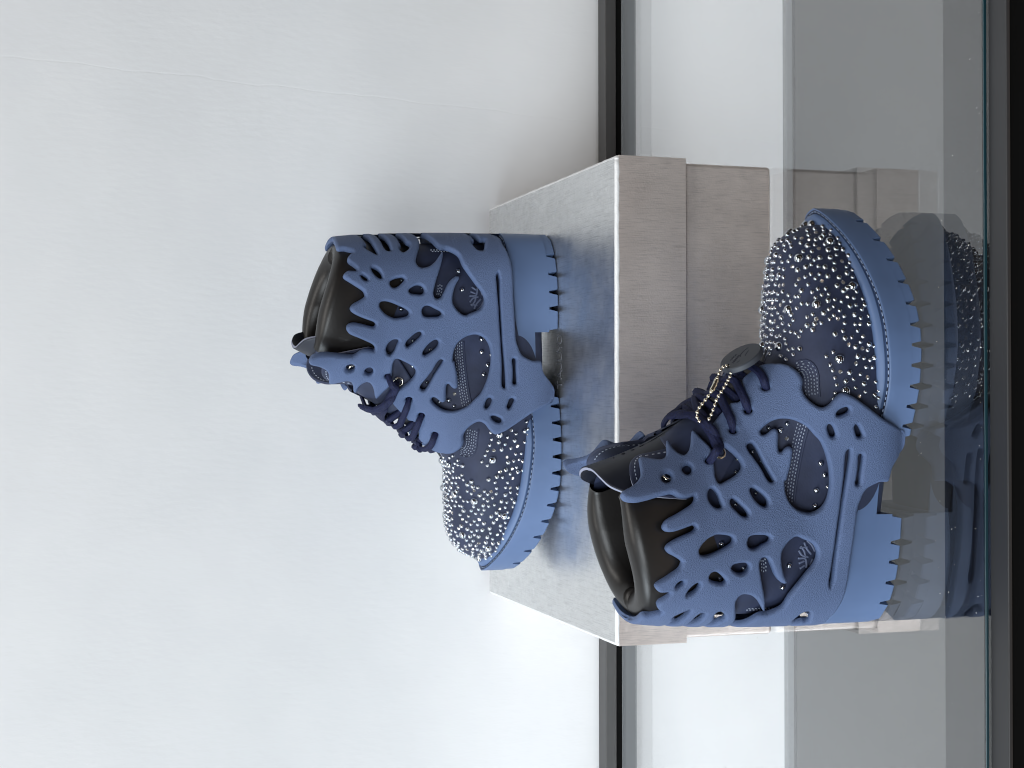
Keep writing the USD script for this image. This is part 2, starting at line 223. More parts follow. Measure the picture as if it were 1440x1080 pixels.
def spline(p, closed=False, step=1.0):
    p = np.asarray(p, float); keep = np.r_[True, np.linalg.norm(np.diff(p, axis=0), axis=1) > .35]; p = p[keep]
    if closed:
        if np.linalg.norm(p[0] - p[-1]) < .35: p = p[:-1]
        q = np.vstack([p[-2:], p, p[:3]])
    else:
        q = np.vstack([2 * p[0] - p[1], p, 2 * p[-1] - p[-2]])
    out = []
    for i in range(1, len(q) - 2 if not closed else len(q) - 3 + 0):
        a, b, c, d = q[i - 1], q[i], q[i + 1], q[i + 2]
        n = max(2, int(np.ceil(np.linalg.norm(c - b) / step)))
        t = np.linspace(0, 1, n, endpoint=False)[:, None]
        t0, t1 = 0.0, np.linalg.norm(b - a) ** .5; t2 = t1 + np.linalg.norm(c - b) ** .5; t3 = t2 + max(np.linalg.norm(d - c), 1e-6) ** .5
        T = t1 + t * (t2 - t1)
        A1 = (t1 - T) / (t1 - t0) * a + (T - t0) / (t1 - t0) * b
        A2 = (t2 - T) / (t2 - t1) * b + (T - t1) / (t2 - t1) * c
        A3 = (t3 - T) / (t3 - t2) * c + (T - t2) / (t3 - t2) * d
        B1 = (t2 - T) / (t2 - t0) * A1 + (T - t0) / (t2 - t0) * A2
        B2 = (t3 - T) / (t3 - t1) * A2 + (T - t1) / (t3 - t1) * A3
        out.append((t2 - T) / (t2 - t1) * B1 + (T - t1) / (t2 - t1) * B2)
    if not closed: out.append(p[-1:])
    return np.vstack(out)

def clean(poly, r=.7):
    return poly.buffer(0).buffer(r, quad_segs=5).buffer(-2 * r, quad_segs=5).buffer(r, quad_segs=5).simplify(.04)

def hole(key, r=.5):
    return clean(Polygon(spline(pp(key), True)).buffer(0), r)

DOMAIN = Polygon(np.vstack([FLAT[:, 0], FLAT[-1, 1:-1], FLAT[::-1, -1], FLAT[0, -2:0:-1]])).buffer(0)
HEEL_LINE, FRONT_LINE = LineString(FLAT[:, 0]), LineString(FLAT[:, -1])

def cage_pattern():
    top, fin, bot = pp("top"), pp("finger5"), pp("bottom")
    tip = fin[-1]
    parts = [spline(top), spline(np.vstack([fin, tip + [-6, -.5], [tip[0] - 30, tip[1] - 6]])), np.array([[-40, tip[1] - 8], [-40, 43]]),
             spline(np.vstack([[-20, 41.5], [0, 43], bot[::-1]])), spline(np.vstack([pp("spike")[::-1]])), spline(pp("lobe")[::-1]),
             spline(pp("lace_edge")[::-1]), spline(pp("window")[::-1]), spline(pp("front")[::-1])]
    p = Polygon(np.vstack(parts)).buffer(0)
    if p.geom_type != "Polygon": p = max(p.geoms, key=lambda g: g.area)
    p = clean(p, .9)
    for k in ["h%d" % i for i in range(1, 17)] + ["slit1", "slit2", "lace1", "lace2", "lace3", "lace4"]:
        p = p.difference(hole(k, .25 if k.startswith("slit") else .5))
    hw = np.vstack([pp("heelwin"), [[8, 97], [-4, 97.5], [-40, 98], [-40, 108], [-4, 107.5], [10, 107.5]]])
    p = p.difference(clean(Polygon(spline(hw, True)).buffer(0), .6))
    for k in ("strap_slot", "slotA", "slotB", "slotC"):
        q = Polygon(spline(pp(k), True)).buffer(0); c = q.centroid
        q = shapely.union_all([q, Polygon([(c.x, c.y + 2.6), (c.x, c.y - 2.6), (-40, c.y - 1.9), (-40, c.y + 3.3)])])
        p = p.difference(clean(q, .8))
    p = clean(p, .45).intersection(DOMAIN)
    return p if p.geom_type == "Polygon" else max(p.geoms, key=lambda g: g.area)

def sole_clear(P, extra=.8):
    """Pushes the cage out over the edge of the sole along the arch."""
    X, L, Z = P[:, 0], P[:, 1], P[:, 2]
    k = np.clip((ztop(X) + 9 - Z) / 9, 0, 1); k = k * k * (3 - 2 * k)
    k = k * np.clip((X - 55) / 30, 0, 1)
    t = np.where(L > 0, np.maximum(L, SOL(X) + extra), np.minimum(L, SOM(X) - extra))
    P[:, 1] = L + k * (t - L)
    return P

def triangulate(poly, grid, rings):
    ext = poly                                                  # the sheet goes on over the heel and over the front: no edge there
    for line, dx, dy in ((HEEL_LINE, -1, 0), (FRONT_LINE, .8, .6)):
        near = poly.intersection(line.buffer(1.2))
        if not near.is_empty:
            ext = shapely.union_all([ext] + [affinity.translate(near, k * dx, k * dy) for k in np.arange(.8, 6, .8)])
    if ext is not poly: ext = ext.buffer(.6, join_style=2).buffer(-.6, join_style=2)
    edge = ext.boundary
    pts = []
    def sample(g, step):
        for l in getattr(g, "geoms", [g]):
            if l.length < .3: continue
            n = max(4, int(l.length / step))
            pts.append(np.array([l.interpolate(i / n, normalized=True).coords[0] for i in range(n + (0 if l.is_ring else 1))]))
    sample(edge.intersection(poly.buffer(.01)) if ext is not poly else edge, 1.0)
    for d in rings:
        g = ext.buffer(-d, quad_segs=3).boundary.intersection(poly.buffer(-.02))
        sample(g, 1.1 + .25 * d)
    if ext is not poly:
        sample(poly.boundary.intersection(shapely.union_all([HEEL_LINE.buffer(.06), FRONT_LINE.buffer(.06)])), 1.4)
    x0, y0, x1, y1 = poly.bounds
    gx, gy = np.meshgrid(np.arange(x0, x1, grid), np.arange(y0, y1, grid * .866)); gx[1::2] += grid / 2
    g = np.stack([gx.ravel(), gy.ravel()], 1)
    inner = ext.buffer(-(rings[-1] + .55 * grid)).intersection(poly.buffer(-.3 * grid))
    pts.append(g[shapely.contains_xy(inner, g[:, 0], g[:, 1])])
    p = np.vstack([q for q in pts if len(q)])
    _, i = np.unique(np.round(p / .12).astype(int), axis=0, return_index=True); p = p[np.sort(i)]
    t = Delaunay(p).simplices
    c = p[t].mean(1)
    t = t[shapely.contains_xy(poly.buffer(.02).union(HEEL_LINE.buffer(.45).intersection(ext)).union(FRONT_LINE.buffer(.45).intersection(ext)), c[:, 0], c[:, 1])]
    a, b, c = p[t[:, 0]], p[t[:, 1]], p[t[:, 2]]
    ar = (b[:, 0] - a[:, 0]) * (c[:, 1] - a[:, 1]) - (b[:, 1] - a[:, 1]) * (c[:, 0] - a[:, 0])
    t[ar < 0] = t[ar < 0][:, ::-1]; t = t[np.abs(ar) > 1e-3]
    used = np.unique(t); new = -np.ones(len(p), int); new[used] = np.arange(len(used)); p, t = p[used], new[t]
    d = shapely.distance(shapely.points(p), edge)
    return p, t, d

def shell(tri, base, T, r, side, low=.35, shape=None, post=None):
    """A sheet of thickness T laid on one half of the boot, its edges rounded over r. Returns (sheet, cut edge)."""
    p, t, d = tri
    P, N = surf(p, side)
    seam = shapely.distance(shapely.points(p), shapely.union_all([HEEL_LINE, FRONT_LINE])) < .2
    if seam.any():                                              # both halves meet exactly on the boot's middle plane
        Q, O = surf(p[seam], -side); P[seam] = (P[seam] + Q) / 2; N[seam] = N[seam] + O
        N /= np.maximum(np.linalg.norm(N, axis=1, keepdims=True), 1e-9)
    k = np.clip(d / r, 0, 1); f = low + (1 - low) * np.sqrt(np.maximum(0, 1 - (1 - k) ** 2))
    top, bot = P + N * (base + T * f)[:, None], P + N * base
    if post: top, bot = post(top.copy()), post(bot.copy())
    if shape: top, bot = shape(top, p, side), shape(bot, p, side)
    n = len(p)
    tt = t if side > 0 else t[:, ::-1]
    e = np.vstack([tt[:, [0, 1]], tt[:, [1, 2]], tt[:, [2, 0]]])
    es = np.sort(e, 1); _, inv, cnt = np.unique(es, axis=0, return_inverse=True, return_counts=True)
    b = e[cnt[inv.ravel()] == 1]
    b = b[d[b].max(1) < .2]
    wall = np.vstack([np.c_[b[:, 1], b[:, 0], b[:, 0] + n], np.c_[b[:, 1], b[:, 0] + n, b[:, 1] + n]])
    V = np.vstack([top, bot])
    return (V, np.vstack([tt, tt[:, ::-1] + n])), (V, wall)

def tube(path, a, b=None, seg=10, up=None, caps=True, rib=0.0):
    """A cord of oval section along a path; up: the direction its flat side faces at each point."""
    b = b or a; path = np.asarray(path, float); n = len(path)
    t = np.gradient(path, axis=0); t /= np.maximum(np.linalg.norm(t, axis=1, keepdims=True), 1e-9)
    up = np.tile([0, 0, 1.0], (n, 1)) if up is None else np.asarray(up, float)
    s = np.cross(t, up); s /= np.maximum(np.linalg.norm(s, axis=1, keepdims=True), 1e-9)
    for i in range(1, n):
        if s[i] @ s[i - 1] < 0: s[i] *= -1
    w = np.cross(s, t)
    an = np.linspace(0, 2 * np.pi, seg, endpoint=False)
    rk = 1 + rib * np.cos(6 * an)
    ring = path[:, None] + a * (rk * np.cos(an))[None, :, None] * s[:, None] + b * (rk * np.sin(an))[None, :, None] * w[:, None]
    V = ring.reshape(-1, 3); i = np.arange(n * seg).reshape(n, seg)
    q = np.stack([i[:-1], i[1:], np.roll(i[1:], -1, 1), np.roll(i[:-1], -1, 1)], -1).reshape(-1, 4)
    F = np.vstack([q[:, [0, 1, 2]], q[:, [0, 2, 3]]])
    if caps:
        V = np.vstack([V, path[:1], path[-1:]]); k = np.arange(seg)
        F = np.vstack([F, np.c_[np.full(seg, n * seg), i[0], np.roll(i[0], -1)], np.c_[np.full(seg, n * seg + 1), np.roll(i[-1], -1), i[-1]]])
    m = trimesh.Trimesh(V, F, process=False)
    m.fix_normals()
    return m

def smooth3(p, n=40):
    p = np.asarray(p, float); s = np.r_[0, np.cumsum(np.linalg.norm(np.diff(p, axis=0), axis=1) ** .7)]
    return PchipInterpolator(s, p)(np.linspace(0, s[-1], n))

def frame(n):
    a = np.cross(n, [0.31, .2, .93]); a /= np.linalg.norm(a)
    return np.stack([a, np.cross(n, a), n])

def dome_mesh(seg, rings, h=1.0):
    v, f = [], []
    for i in range(rings):
        th = i / rings * np.pi / 2
        for j in range(seg):
            ph = 2 * np.pi * j / seg; v.append((math.cos(th) * math.cos(ph), math.cos(th) * math.sin(ph), h * math.sin(th)))
    v.append((0, 0, h)); k = len(v) - 1
    base = [(x, y, -.25) for x, y, _ in v[:seg]]; o = len(v); v += base
    for i in range(rings - 1):
        for j in range(seg):
            a, b = i * seg + j, i * seg + (j + 1) % seg; f += [(a, b, b + seg), (a, b + seg, a + seg)]
    for j in range(seg):
        f.append(((rings - 1) * seg + j, (rings - 1) * seg + (j + 1) % seg, k)); f += [(o + j, o + (j + 1) % seg, (j + 1) % seg), (o + j, (j + 1) % seg, j)]
    return np.array(v), np.array(f)
DOME_S, DOME_M, DOME_L = dome_mesh(10, 3), dome_mesh(12, 3), dome_mesh(18, 5)
def crystal_mesh():
    v, f = [], []
    for r, z in ((1, -.2), (1, .15), (.55, .5)):
        for j in range(8): v.append((r * math.cos(j * math.pi / 4), r * math.sin(j * math.pi / 4), z))
    v.append((0, 0, .5))
    for i in (0, 1):
        for j in range(8):
            a, b = i * 8 + j, i * 8 + (j + 1) % 8; f += [(a, b, b + 8), (a, b + 8, a + 8)]
    for j in range(8): f.append((16 + j, 16 + (j + 1) % 8, 24))
    return np.array(v), np.array(f)
CRYSTAL = crystal_mesh()
STUD = {"S": (1.62, DOME_S), "M": (2.1, DOME_M), "L": (3.3, DOME_L), "C": (1.4, CRYSTAL)}

def ring_curve(inset=0.0, n=420):
    """The sole's outline: from the inner heel breast around the heel, the outer side, the toe and back. Returns X, L and inward direction."""
    a = (1 - np.cos(np.linspace(0, np.pi, 260))) / 2 * 273
    p = np.vstack([np.c_[a, SOL(a)], np.c_[a[::-1], SOM(a[::-1])][1:-1]])
    p = np.vstack([p, p[:1]]); s = np.r_[0, np.cumsum(np.linalg.norm(np.diff(p, axis=0), axis=1))]
    g = np.linspace(0, s[-1], n, endpoint=False)
    q = np.stack([np.interp(g, s, p[:, k]) for k in (0, 1)], 1)
    t = np.roll(q, -1, 0) - np.roll(q, 1, 0); t /= np.linalg.norm(t, axis=1, keepdims=True)
    inn = np.c_[t[:, 1], -t[:, 0]]
    return q + inn * inset, inn

def loops(rows, close=True):
    """A mesh strip through equal closed loops of points."""
    n = len(rows[0]); V = np.vstack(rows); F = []
    i = np.arange(n); j = (i + 1) % n if close else i[:-1] + 1
    if not close: i = i[:-1]
    for k in range(len(rows) - 1):
        F += [np.c_[k * n + i, k * n + j, (k + 1) * n + j], np.c_[k * n + i, (k + 1) * n + j, (k + 1) * n + i]]
    return V, np.vstack(F)

def sole_bottom(X):
    X = np.asarray(X, float)
    z = np.where(X < 76.5, 7.5, np.where(X < 112, 19.0 - (X - 77) * .03, np.interp(X, [112, 130], [18, 7.5])))
    return z + SPR(X)

CAGE = cage_pattern()
CAGE_TRI = triangulate(CAGE, 2.3, (.35, .9, 1.6, 2.3))

def build_boot(name, label, category, group, loc, rotz, mirror, scale, tongue_x, flap_x, inner_x):
    boot = thing(name, label, category, loc, rotz, group)
    def out(mesh, flip=False):
        """Local mm to metres; the right boot's outer side is -y, the left boot's +y."""
        if isinstance(mesh, trimesh.Trimesh): V, F = mesh.vertices, mesh.faces
        else: V, F = mesh
        V = np.array(V, float) * [1, 1 if mirror else -1, 1] * (scale / 1000); F = np.array(F)
        return (V, F if mirror else F[:, ::-1])
    def add(n, mesh, mat, smooth=40, parent=boot, **k):
        return part(parent, n, out(mesh), mat, smooth, **k)
    both = lambda f: (lambda r: r)([f(1), f(-1)])
    def merge(ms):
        t = cat([trimesh.Trimesh(v, f, process=False) for v, f in ms]); t.merge_vertices(digits_vertex=2); return t
    # -- upper
    ui = np.arange(0, int(NU * .86))
    G = GRID[ui]; Gm = G.copy(); Gm[..., 1] = 2 * CEN(UG[ui])[:, None] - Gm[..., 1]
    rows = np.concatenate([G, Gm[:, -2:0:-1]], 1)
    V, F = loops([r for r in rows])
    ur = part(boot, "upper", out((V, F)), M["nubuck"], True)
    # -- padded collar and lining
    amax = int(NA * .79)
    prof = [(.82, .4), (.85, .8), (.88, 1.8), (.91, 3.5), (.93, 4.4)]
    rr = []
    cols = np.arange(0, amax)
    def at(uq, off, sgn):
        i = np.interp(uq, UG, np.arange(NU)); co = np.array([np.full(len(cols), i), cols])
        p = np.stack([map_coordinates(GRID[..., k], co, order=1) for k in range(3)], -1); q = np.stack([map_coordinates(NRM[..., k], co, order=1) for k in range(3)], -1)
        q /= np.linalg.norm(q, axis=1, keepdims=True); p = p + q * np.reshape(off, (-1, 1))
        if sgn < 0: p[:, 1] *= -1
        return p
    def collar_rows(sgn):
        R = [at(u, o, sgn) for u, o in prof]
        c, q, up = at(.950, -5.6, sgn), at(.965, 1, sgn) - at(.965, 0, sgn), at(.985, 0, sgn) - at(.955, 0, sgn)
        up /= np.linalg.norm(up, axis=1, keepdims=True)
        rl = (10.0 - 4.4 * np.clip((cols / NA - .52) / .24, 0, 1) ** 1.5)[:, None]; c = c + (10.0 - rl) * (q - .0 * up)
        for an in np.linspace(0.18, np.pi, 9): R.append(c + rl * (q * math.cos(an) + up * math.sin(an)))
        for u, o in ((.93, .1), (.90, .5), (.86, 1.4), (.81, 2.6), (.76, 3.6), (.70, 4.0)): R.append(at(u, 4.4 - 2 * rl[:, 0] + o, sgn))
        return R
    Ra, Rb = collar_rows(1), collar_rows(-1)
    full = [np.vstack([b[:0:-1], a]) for a, b in zip(Ra, Rb)]
    V, F = loops(full, close=False)
    V = V + (meshkit.fbm(V * .05, 2, 3) - .5)[:, None] * .5
    part(boot, "collar", out((V, F[:, ::-1])), M["leather"], True)
    ft = np.vstack([full[-1], full[-1].mean(0)]); k = len(ft) - 1
    add("insole", (ft, np.array([(i, (i + 1) % k, k) for i in range(k)])), M["lining"], False)
    # -- tongue, quarter flaps
    def flap_shape(amount_out, amount_in):
        def f(P, p, side):
            w = np.clip((P[:, 2] - 138) / 45, 0, 1.3) ** 1.2 if side > 0 else np.clip((P[:, 2] - 138) / 46, 0, 1.3) ** 1.2
            w = w * np.clip((P[:, 0] - 55) / 40, 0, 1)
            P = P.copy(); P[:, 1] += np.sign(side) * w * (amount_out if side > 0 else amount_in)
            P[:, 0] += w * (flap_x if side > 0 else inner_x)
            if side > 0: P[:, 2] += .4 * amount_out * w
            return P
        return f
    def tongue_shape(P, p, side):
        P = P.copy(); P[:, 0] += tongue_x * np.clip((P[:, 2] - 125) / 65, 0, 1.3); return P
    tg = pp("tongue")
    edge_a = FLAT[:, -1]
    zz = edge_a[:, 1]
    fr = edge_a[(UG > .515) & (UG < 1.045)]
    tongue = clean(Polygon(np.vstack([spline(tg), [tg[-1] + [3, -20]], [[118, 120], [140, 112], [157, 102], [170, 96]], fr + [[6, 0]]])).buffer(0), .5).intersection(DOMAIN)
    if tongue.geom_type != "Polygon": tongue = max(tongue.geoms, key=lambda g: g.area)
    tt = triangulate(tongue, 3.0, (.6, 1.4))
    sh, ed = zip(*[shell(tt, -1.0, 2.4, .8, s, .7, shape=tongue_shape) for s in (1, -1)])
    tp = add("tongue", merge(sh), M["dark_leather"], 40)
    add("cut_edge", merge(ed), M["raw_edge"], 40, parent=tp)
    qa = pp("quarter")
    body = [[88, 150], [96, 128], [124, 108], [138, 116], [150, 125], [147, 140], [142, 160]]
    quarter = clean(Polygon(np.vstack([spline(qa), body])).buffer(0), .6).intersection(DOMAIN)
    qt = triangulate(quarter, 3.0, (.6, 1.4))
    for s in (1, -1):
        a, b = shell(qt, 1.2, 1.8, .8, s, .7, shape=flap_shape(9, 32))
        q = add("quarter_flap", a, M["nubuck"], 40); add("cut_edge", b, M["raw_edge"] if s > 0 else M["nubuck"], 40, parent=q)
        pl = spline(qa[:-1], step=.5); tq = np.gradient(pl, axis=0); tq /= np.linalg.norm(tq, axis=1, keepdims=True)
        nq = np.c_[-tq[:, 1], tq[:, 0]]; nq *= np.sign(((np.array([128, 165]) - pl) * nq).sum()); fs = []
        P, N = surf(pl + nq * 3.4, s); sa = flap_shape(9, 32); Pa, Pb = sa(P + N * 2.9, None, s), sa(P + N * 1.25, None, s)
        for i in range(2, len(pl) - 5, 7):
            fs.append(tube((Pa if s > 0 else Pb)[i:i + 4], .42, .42, 5))
        add("flap_stitching", cat(fs), M["thread"], True, parent=q, kind="stuff")
    # -- cage
    sh = [shell(CAGE_TRI, 4.0, 4.4, 2.3, s, .48, shape=flap_shape(11, 36), post=sole_clear) for s in (1, -1)]
    cg = add("cage", merge([x for pr in sh for x in pr]), M["cage"], 55)
    # -- sole
    xs = np.unique(np.r_[(1 - np.cos(np.linspace(0, np.pi, 150))) / 2 * 272.7 + .15, 76.4, 76.6, 111.9, 112.1])
    lo, hi, zt, zb = SOL(xs), SOM(xs), ztop(xs), sole_bottom(xs)
    mid, half = (lo + hi) / 2, (lo - hi) / 2
    def ln(k, z): return np.c_[xs, mid + half * k, z]
    ins = lambda d: np.clip(1 - d / np.maximum(half, d + .01), 0, 1)
    rows = [ln(ins(12), zt - .3), ln(ins(1.0), zt), ln(np.ones_like(xs), zt - 1.0), ln(np.ones_like(xs), zt * .5 + zb * .5), ln(np.ones_like(xs), zb),
            ln(-np.ones_like(xs), zb), ln(-np.ones_like(xs), zt * .5 + zb * .5), ln(-np.ones_like(xs), zt - 1.0), ln(-ins(1.0), zt), ln(-ins(12), zt - .3)]
    V = np.stack(rows, 0); n = len(xs); V, F = loops([V[:, i] for i in range(n)])
    so = add("sole", (V, F), M["rubber"], 38)
    # lugs around the rim
    rc, inn = ring_curve(0, 1600)
    s = np.r_[0, np.cumsum(np.linalg.norm(np.diff(rc, axis=0), axis=1))]; LEN = s[-1] + np.linalg.norm(rc[0] - rc[-1])
    def s_at(X, lateral):
        ok = (rc[:, 1] > mid_l(rc[:, 0])) == lateral
        i = np.where(ok)[0]; return s[i[np.argmin(np.abs(rc[i, 0] - X))]]
    mid_l = lambda X: (SOL(X) + SOM(X)) / 2
    heel = [71, 58, 45, 31, 17]; fore = [125, 133.5, 146, 159, 172, 185, 197.5, 211, 225, 239, 252, 264.5]
    cuts_f = [s_at(X, True) for X in fore] + [s_at(X, False) for X in fore[::-1]]
    cuts_h = [s_at(X, False) - LEN for X in heel] + [s_at(X, True) for X in heel[::-1]]
    cuts_h = [s_at(76, False) - LEN] + cuts_h[1:-1] + [s_at(76, True)]
    def at_s(q, inset):
        q = np.mod(q, LEN); return np.stack([np.interp(q, np.r_[s, LEN], np.r_[rc[:, k], rc[0, k]]) + inset * np.interp(q, np.r_[s, LEN], np.r_[inn[:, k], inn[0, k]]) for k in (0, 1)], -1)
    for cuts in (cuts_h, cuts_f):
        for a, b in zip(cuts[:-1], cuts[1:]):
            if b - a < 3: continue
            g = np.linspace(0, 1, 5); R = []
            for gap, zf in ((.9, 7.75), (1.0, 6.6), (2.2, 1.0), (2.6, 0.0)):
                q = a + gap + g * (b - a - 2 * gap)
                for ins_, rev in ((.12, 0), (15, 1)):
                    if zf == 0: ins_ += .8
                    P = at_s(q, ins_); P = P[::-1] if rev else P
                    R.append(np.c_[P, SPR(P[:, 0]) + zf])
            lp = [np.vstack([R[2 * k], R[2 * k + 1]]) for k in range(4)]
            V, F = loops(lp); nb = len(lp[0])
            F = np.vstack([F, [(3 * nb + 0, 3 * nb + i, 3 * nb + i + 1) for i in range(1, nb - 1)], [(0, i + 1, i) for i in range(1, nb - 1)]])
            add("lug", trimesh.Trimesh(V, F, process=False), M["rubber"], 30)
    for x0, x1 in ((12, 70), (130, 255)):                       # the sole's tread inside the rim
        xx = np.linspace(x0, x1, 24); V = np.vstack([np.c_[xx, mid_l(xx) + sg * (np.maximum((SOL(xx) - SOM(xx)) / 2 - 13, 3)), SPR(xx) + z] for sg, z in ((1, 7.0), (1, 1.2), (-1, 1.2), (-1, 7.0))])
        V2, F = loops([V.reshape(4, -1, 3)[:, i] for i in range(24)])
        add("tread", (V2, F), M["rubber"], 30)
    # -- rand (roll along the welt), groove and stitches
    q, inn_r = ring_curve(7.6, 360)
    zr = ztop(q[:, 0]) + 1.9
    path = np.c_[q, zr]; an = np.linspace(0, 2 * np.pi, 10, endpoint=False); iv = np.c_[inn_r, np.zeros(len(q))]
    V, F = loops([path + 4.2 * math.cos(a) * -iv + 4.0 * math.sin(a) * np.array([0, 0, 1.0]) for a in an] + [path + 4.2 * -iv])
    add("rand", (V, F), M["rubber"], True)
    qa_, qb_ = ring_curve(1.3, 360)[0], ring_curve(3.3, 360)[0]
    add("welt_groove", loops([np.c_[qa_, ztop(qa_[:, 0]) + .10], np.c_[qb_, ztop(qb_[:, 0]) + .10]]), M["groove"], False)
    st = []
    q, inn_r = ring_curve(2.1, 900)
    ln_s = np.r_[0, np.cumsum(np.linalg.norm(np.diff(q, axis=0), axis=1))]
    for d in np.arange(0, ln_s[-1], 4.1):
        i = np.searchsorted(ln_s, d); j = np.searchsorted(ln_s, d + 2.7)
        if j >= len(q): break
        a, b = q[i], q[j]; t = (b - a) / max(np.linalg.norm(b - a), 1e-6); nn = np.array([-t[1], t[0]]) * .42
        z = ztop(a[0]); V = [(*(a + nn), z), (*(b + nn), ztop(b[0])), (*(b - nn), ztop(b[0])), (*(a - nn), z)]
        c = (a + b) / 2; V = np.array(V + [(*(a + t * .4), z + .55), (*(b - t * .4), ztop(b[0]) + .55)])
        st.append(trimesh.Trimesh(V, [(0, 3, 4), (1, 5, 2), (0, 4, 5), (0, 5, 1), (3, 2, 5), (3, 5, 4)], process=False))
    add("welt_stitching", cat(st), M["welt_thread"], 30, kind="stuff")
    # -- stitch rows on the upper
    st = []
    def dashes(path, rows, gap=1.6, ln_=1.15, pitch=2.3, side=1):
        pl = spline(path, step=.5); sl = np.r_[0, np.cumsum(np.linalg.norm(np.diff(pl, axis=0), axis=1))]
        for r in range(rows):
            o = (r - (rows - 1) / 2) * gap
            for d in np.arange(.3 + (r % 2) * .6, sl[-1] - ln_, pitch):
                a = np.array([np.interp(d, sl, pl[:, k]) for k in (0, 1)]); b = np.array([np.interp(d + ln_, sl, pl[:, k]) for k in (0, 1)])
                t = (b - a) / max(np.linalg.norm(b - a), 1e-6); nn = np.array([-t[1], t[0]])
                P, N = surf(np.array([a + nn * o, b + nn * o]), side)
                w = np.cross(N[0], P[1] - P[0]); w /= np.linalg.norm(w)
                V = np.array([P[0] + w * .32, P[1] + w * .32, P[1] - w * .32, P[0] - w * .32, P[0] * .8 + P[1] * .2 + N[0] * .6, P[0] * .2 + P[1] * .8 + N[1] * .6])
                F = np.array([(0, 3, 4), (1, 5, 2), (0, 4, 5), (0, 5, 1), (3, 2, 5), (3, 5, 4)])
                m_ = trimesh.Trimesh(V, F, process=False)
                st.append(m_)
    for sd in (1, -1):
        dashes(pp("stitch_a"), 4, 1.7, side=sd); dashes(pp("stitch_b"), 5, 1.7, side=sd); dashes(pp("stitch_c"), 3, 1.5, side=sd)
        dashes(pp("stitch_d"), 2, 1.8, side=sd)
    add("stitching", cat(st), M["thread"], 30, parent=ur, kind="stuff")
    # -- seam ridge of the vamp panel
    for key in ("stitch_a", "stitch_b"):
        pl = spline(pp(key), step=1.5); t = np.gradient(pl, axis=0); t /= np.linalg.norm(t, axis=1, keepdims=True)
        P, N = surf(pl + np.c_[-t[:, 1], t[:, 0]] * 4.2, 1)
        add("seam", tube(P, .8, .55, 6, N), M["nubuck"], True, parent=ur)
    em = []
    for i in range(1, 10):
        P, N = surf(spline(pp("emblem%d" % i), step=1.0), 1); em.append(tube(P + N * .1, .8, .6, 6, N))
    add("embossed_tree", cat(em), M["nubuck_pale"], True, parent=ur)
    # -- studs
    items = []
    for key in ("studs", "hole_studs"):
        for tok in D[key].split():
            f = np.array([float(x) for x in tok[1:].split(",")]); items.append((tok[0], f, 1, key))
    tr = np.array([f for k, f, _, key in items if key == "studs"]); pr = np.random.default_rng(11); extra = []
    for _ in range(6000):
        if len(extra) >= 55: break
        f0 = tr[pr.integers(len(tr))]; an_ = pr.random() * 6.283; f = f0 + (3.7 + 1.3 * pr.random()) * np.array([math.cos(an_), math.sin(an_)])
        al = np.vstack([tr] + extra) if extra else tr
        dd = np.linalg.norm(al - f, axis=1)
        if dd.min() > 3.6 and (dd < 7.5).sum() >= 3 and DOMAIN.contains(Point(*f)):
            extra.append(f[None]); items.append(("SSSMC"[pr.integers(5)], f, 1, "studs"))
    mir = [(k, f, -1, key) for k, f, _, key in items if key == "studs"]
    kept, placed = [], []
    for k, f, sd, key in items + mir:
        P, N = surf(f[None], sd); P, N = P[0], N[0]; r = STUD[k][0]
        if sd < 0: N = N / np.linalg.norm(N)
        if any(np.linalg.norm(P - p) < (r + r2) * .72 for p, r2 in placed): continue
        placed.append((P, r)); kept.append((k, P, N, sd))
    n_in, rest = 0, []
    kept.sort(key=lambda a: (a[3] < 0, -a[1][2]))
    for k, P, N, sd in kept:
        r, (dv, df) = STUD[k]; Fm = frame(N); c_, s_ = math.cos(P[0]), math.sin(P[0])
        V = (dv * r) @ np.array([[c_, s_, 0], [-s_, c_, 0], [0, 0, 1]]) @ Fm + P
        if sd < 0 or True:
            mm = (V, df)
        if n_in < 300:
            n_in += 1; add("crystal" if k == "C" else "stud", mm, M["crystal"] if k == "C" else M["steel"], False if k == "C" else 60, parent=ur)
        else:
            rest.append(trimesh.Trimesh(V, df, process=False))
    if rest: add("far_studs", cat(rest), M["steel"], 60, parent=ur, kind="stuff")
    # -- eyelets
    def eyelet(f, off, sd):
        P, N = surf(np.array([f]), sd); P, N = P[0] + N[0] * off, N[0]; an = np.linspace(0, 2 * np.pi, 16, endpoint=False); Fm = frame(N)
        rows = [np.stack([r * np.cos(an), r * np.sin(an), np.full(16, z)], 1) @ Fm + P for r, z in ((4.4, -.3), (4.3, .6), (3.5, 1.1), (2.6, .7), (2.3, -.8))]
        return loops(rows)
    for sd in (1, -1):
        add("eyelet", eyelet(D["eyelet"], 3.2, sd), M["brass"], True)
        sh_ = flap_shape(11, 36)
        V, F = eyelet(D["eyelet2"], 3.2, sd); V = sh_(V, None, sd)
        add("eyelet", (V, F), M["brass"], True)
    # -- lace
    cord = []
    def strand(p3, up, a=2.5, b=1.55):
        p3 = smooth3(p3, 46); cord.append(tube(p3, a, b, 30, up if len(up) == len(p3) else np.tile(up, (len(p3), 1)), rib=.07))
    ctr = lambda u, off: np.array([FRONT(u)[0] + off * .75, CEN(u), FRONT(u)[1] + off * .66])
    def on(key, sd, off, dip=(0,)):
        P, N = surf(pp(key), sd); o = np.full(len(P), float(off)); o[0] = 3.0
        return P + N * o[:, None], N
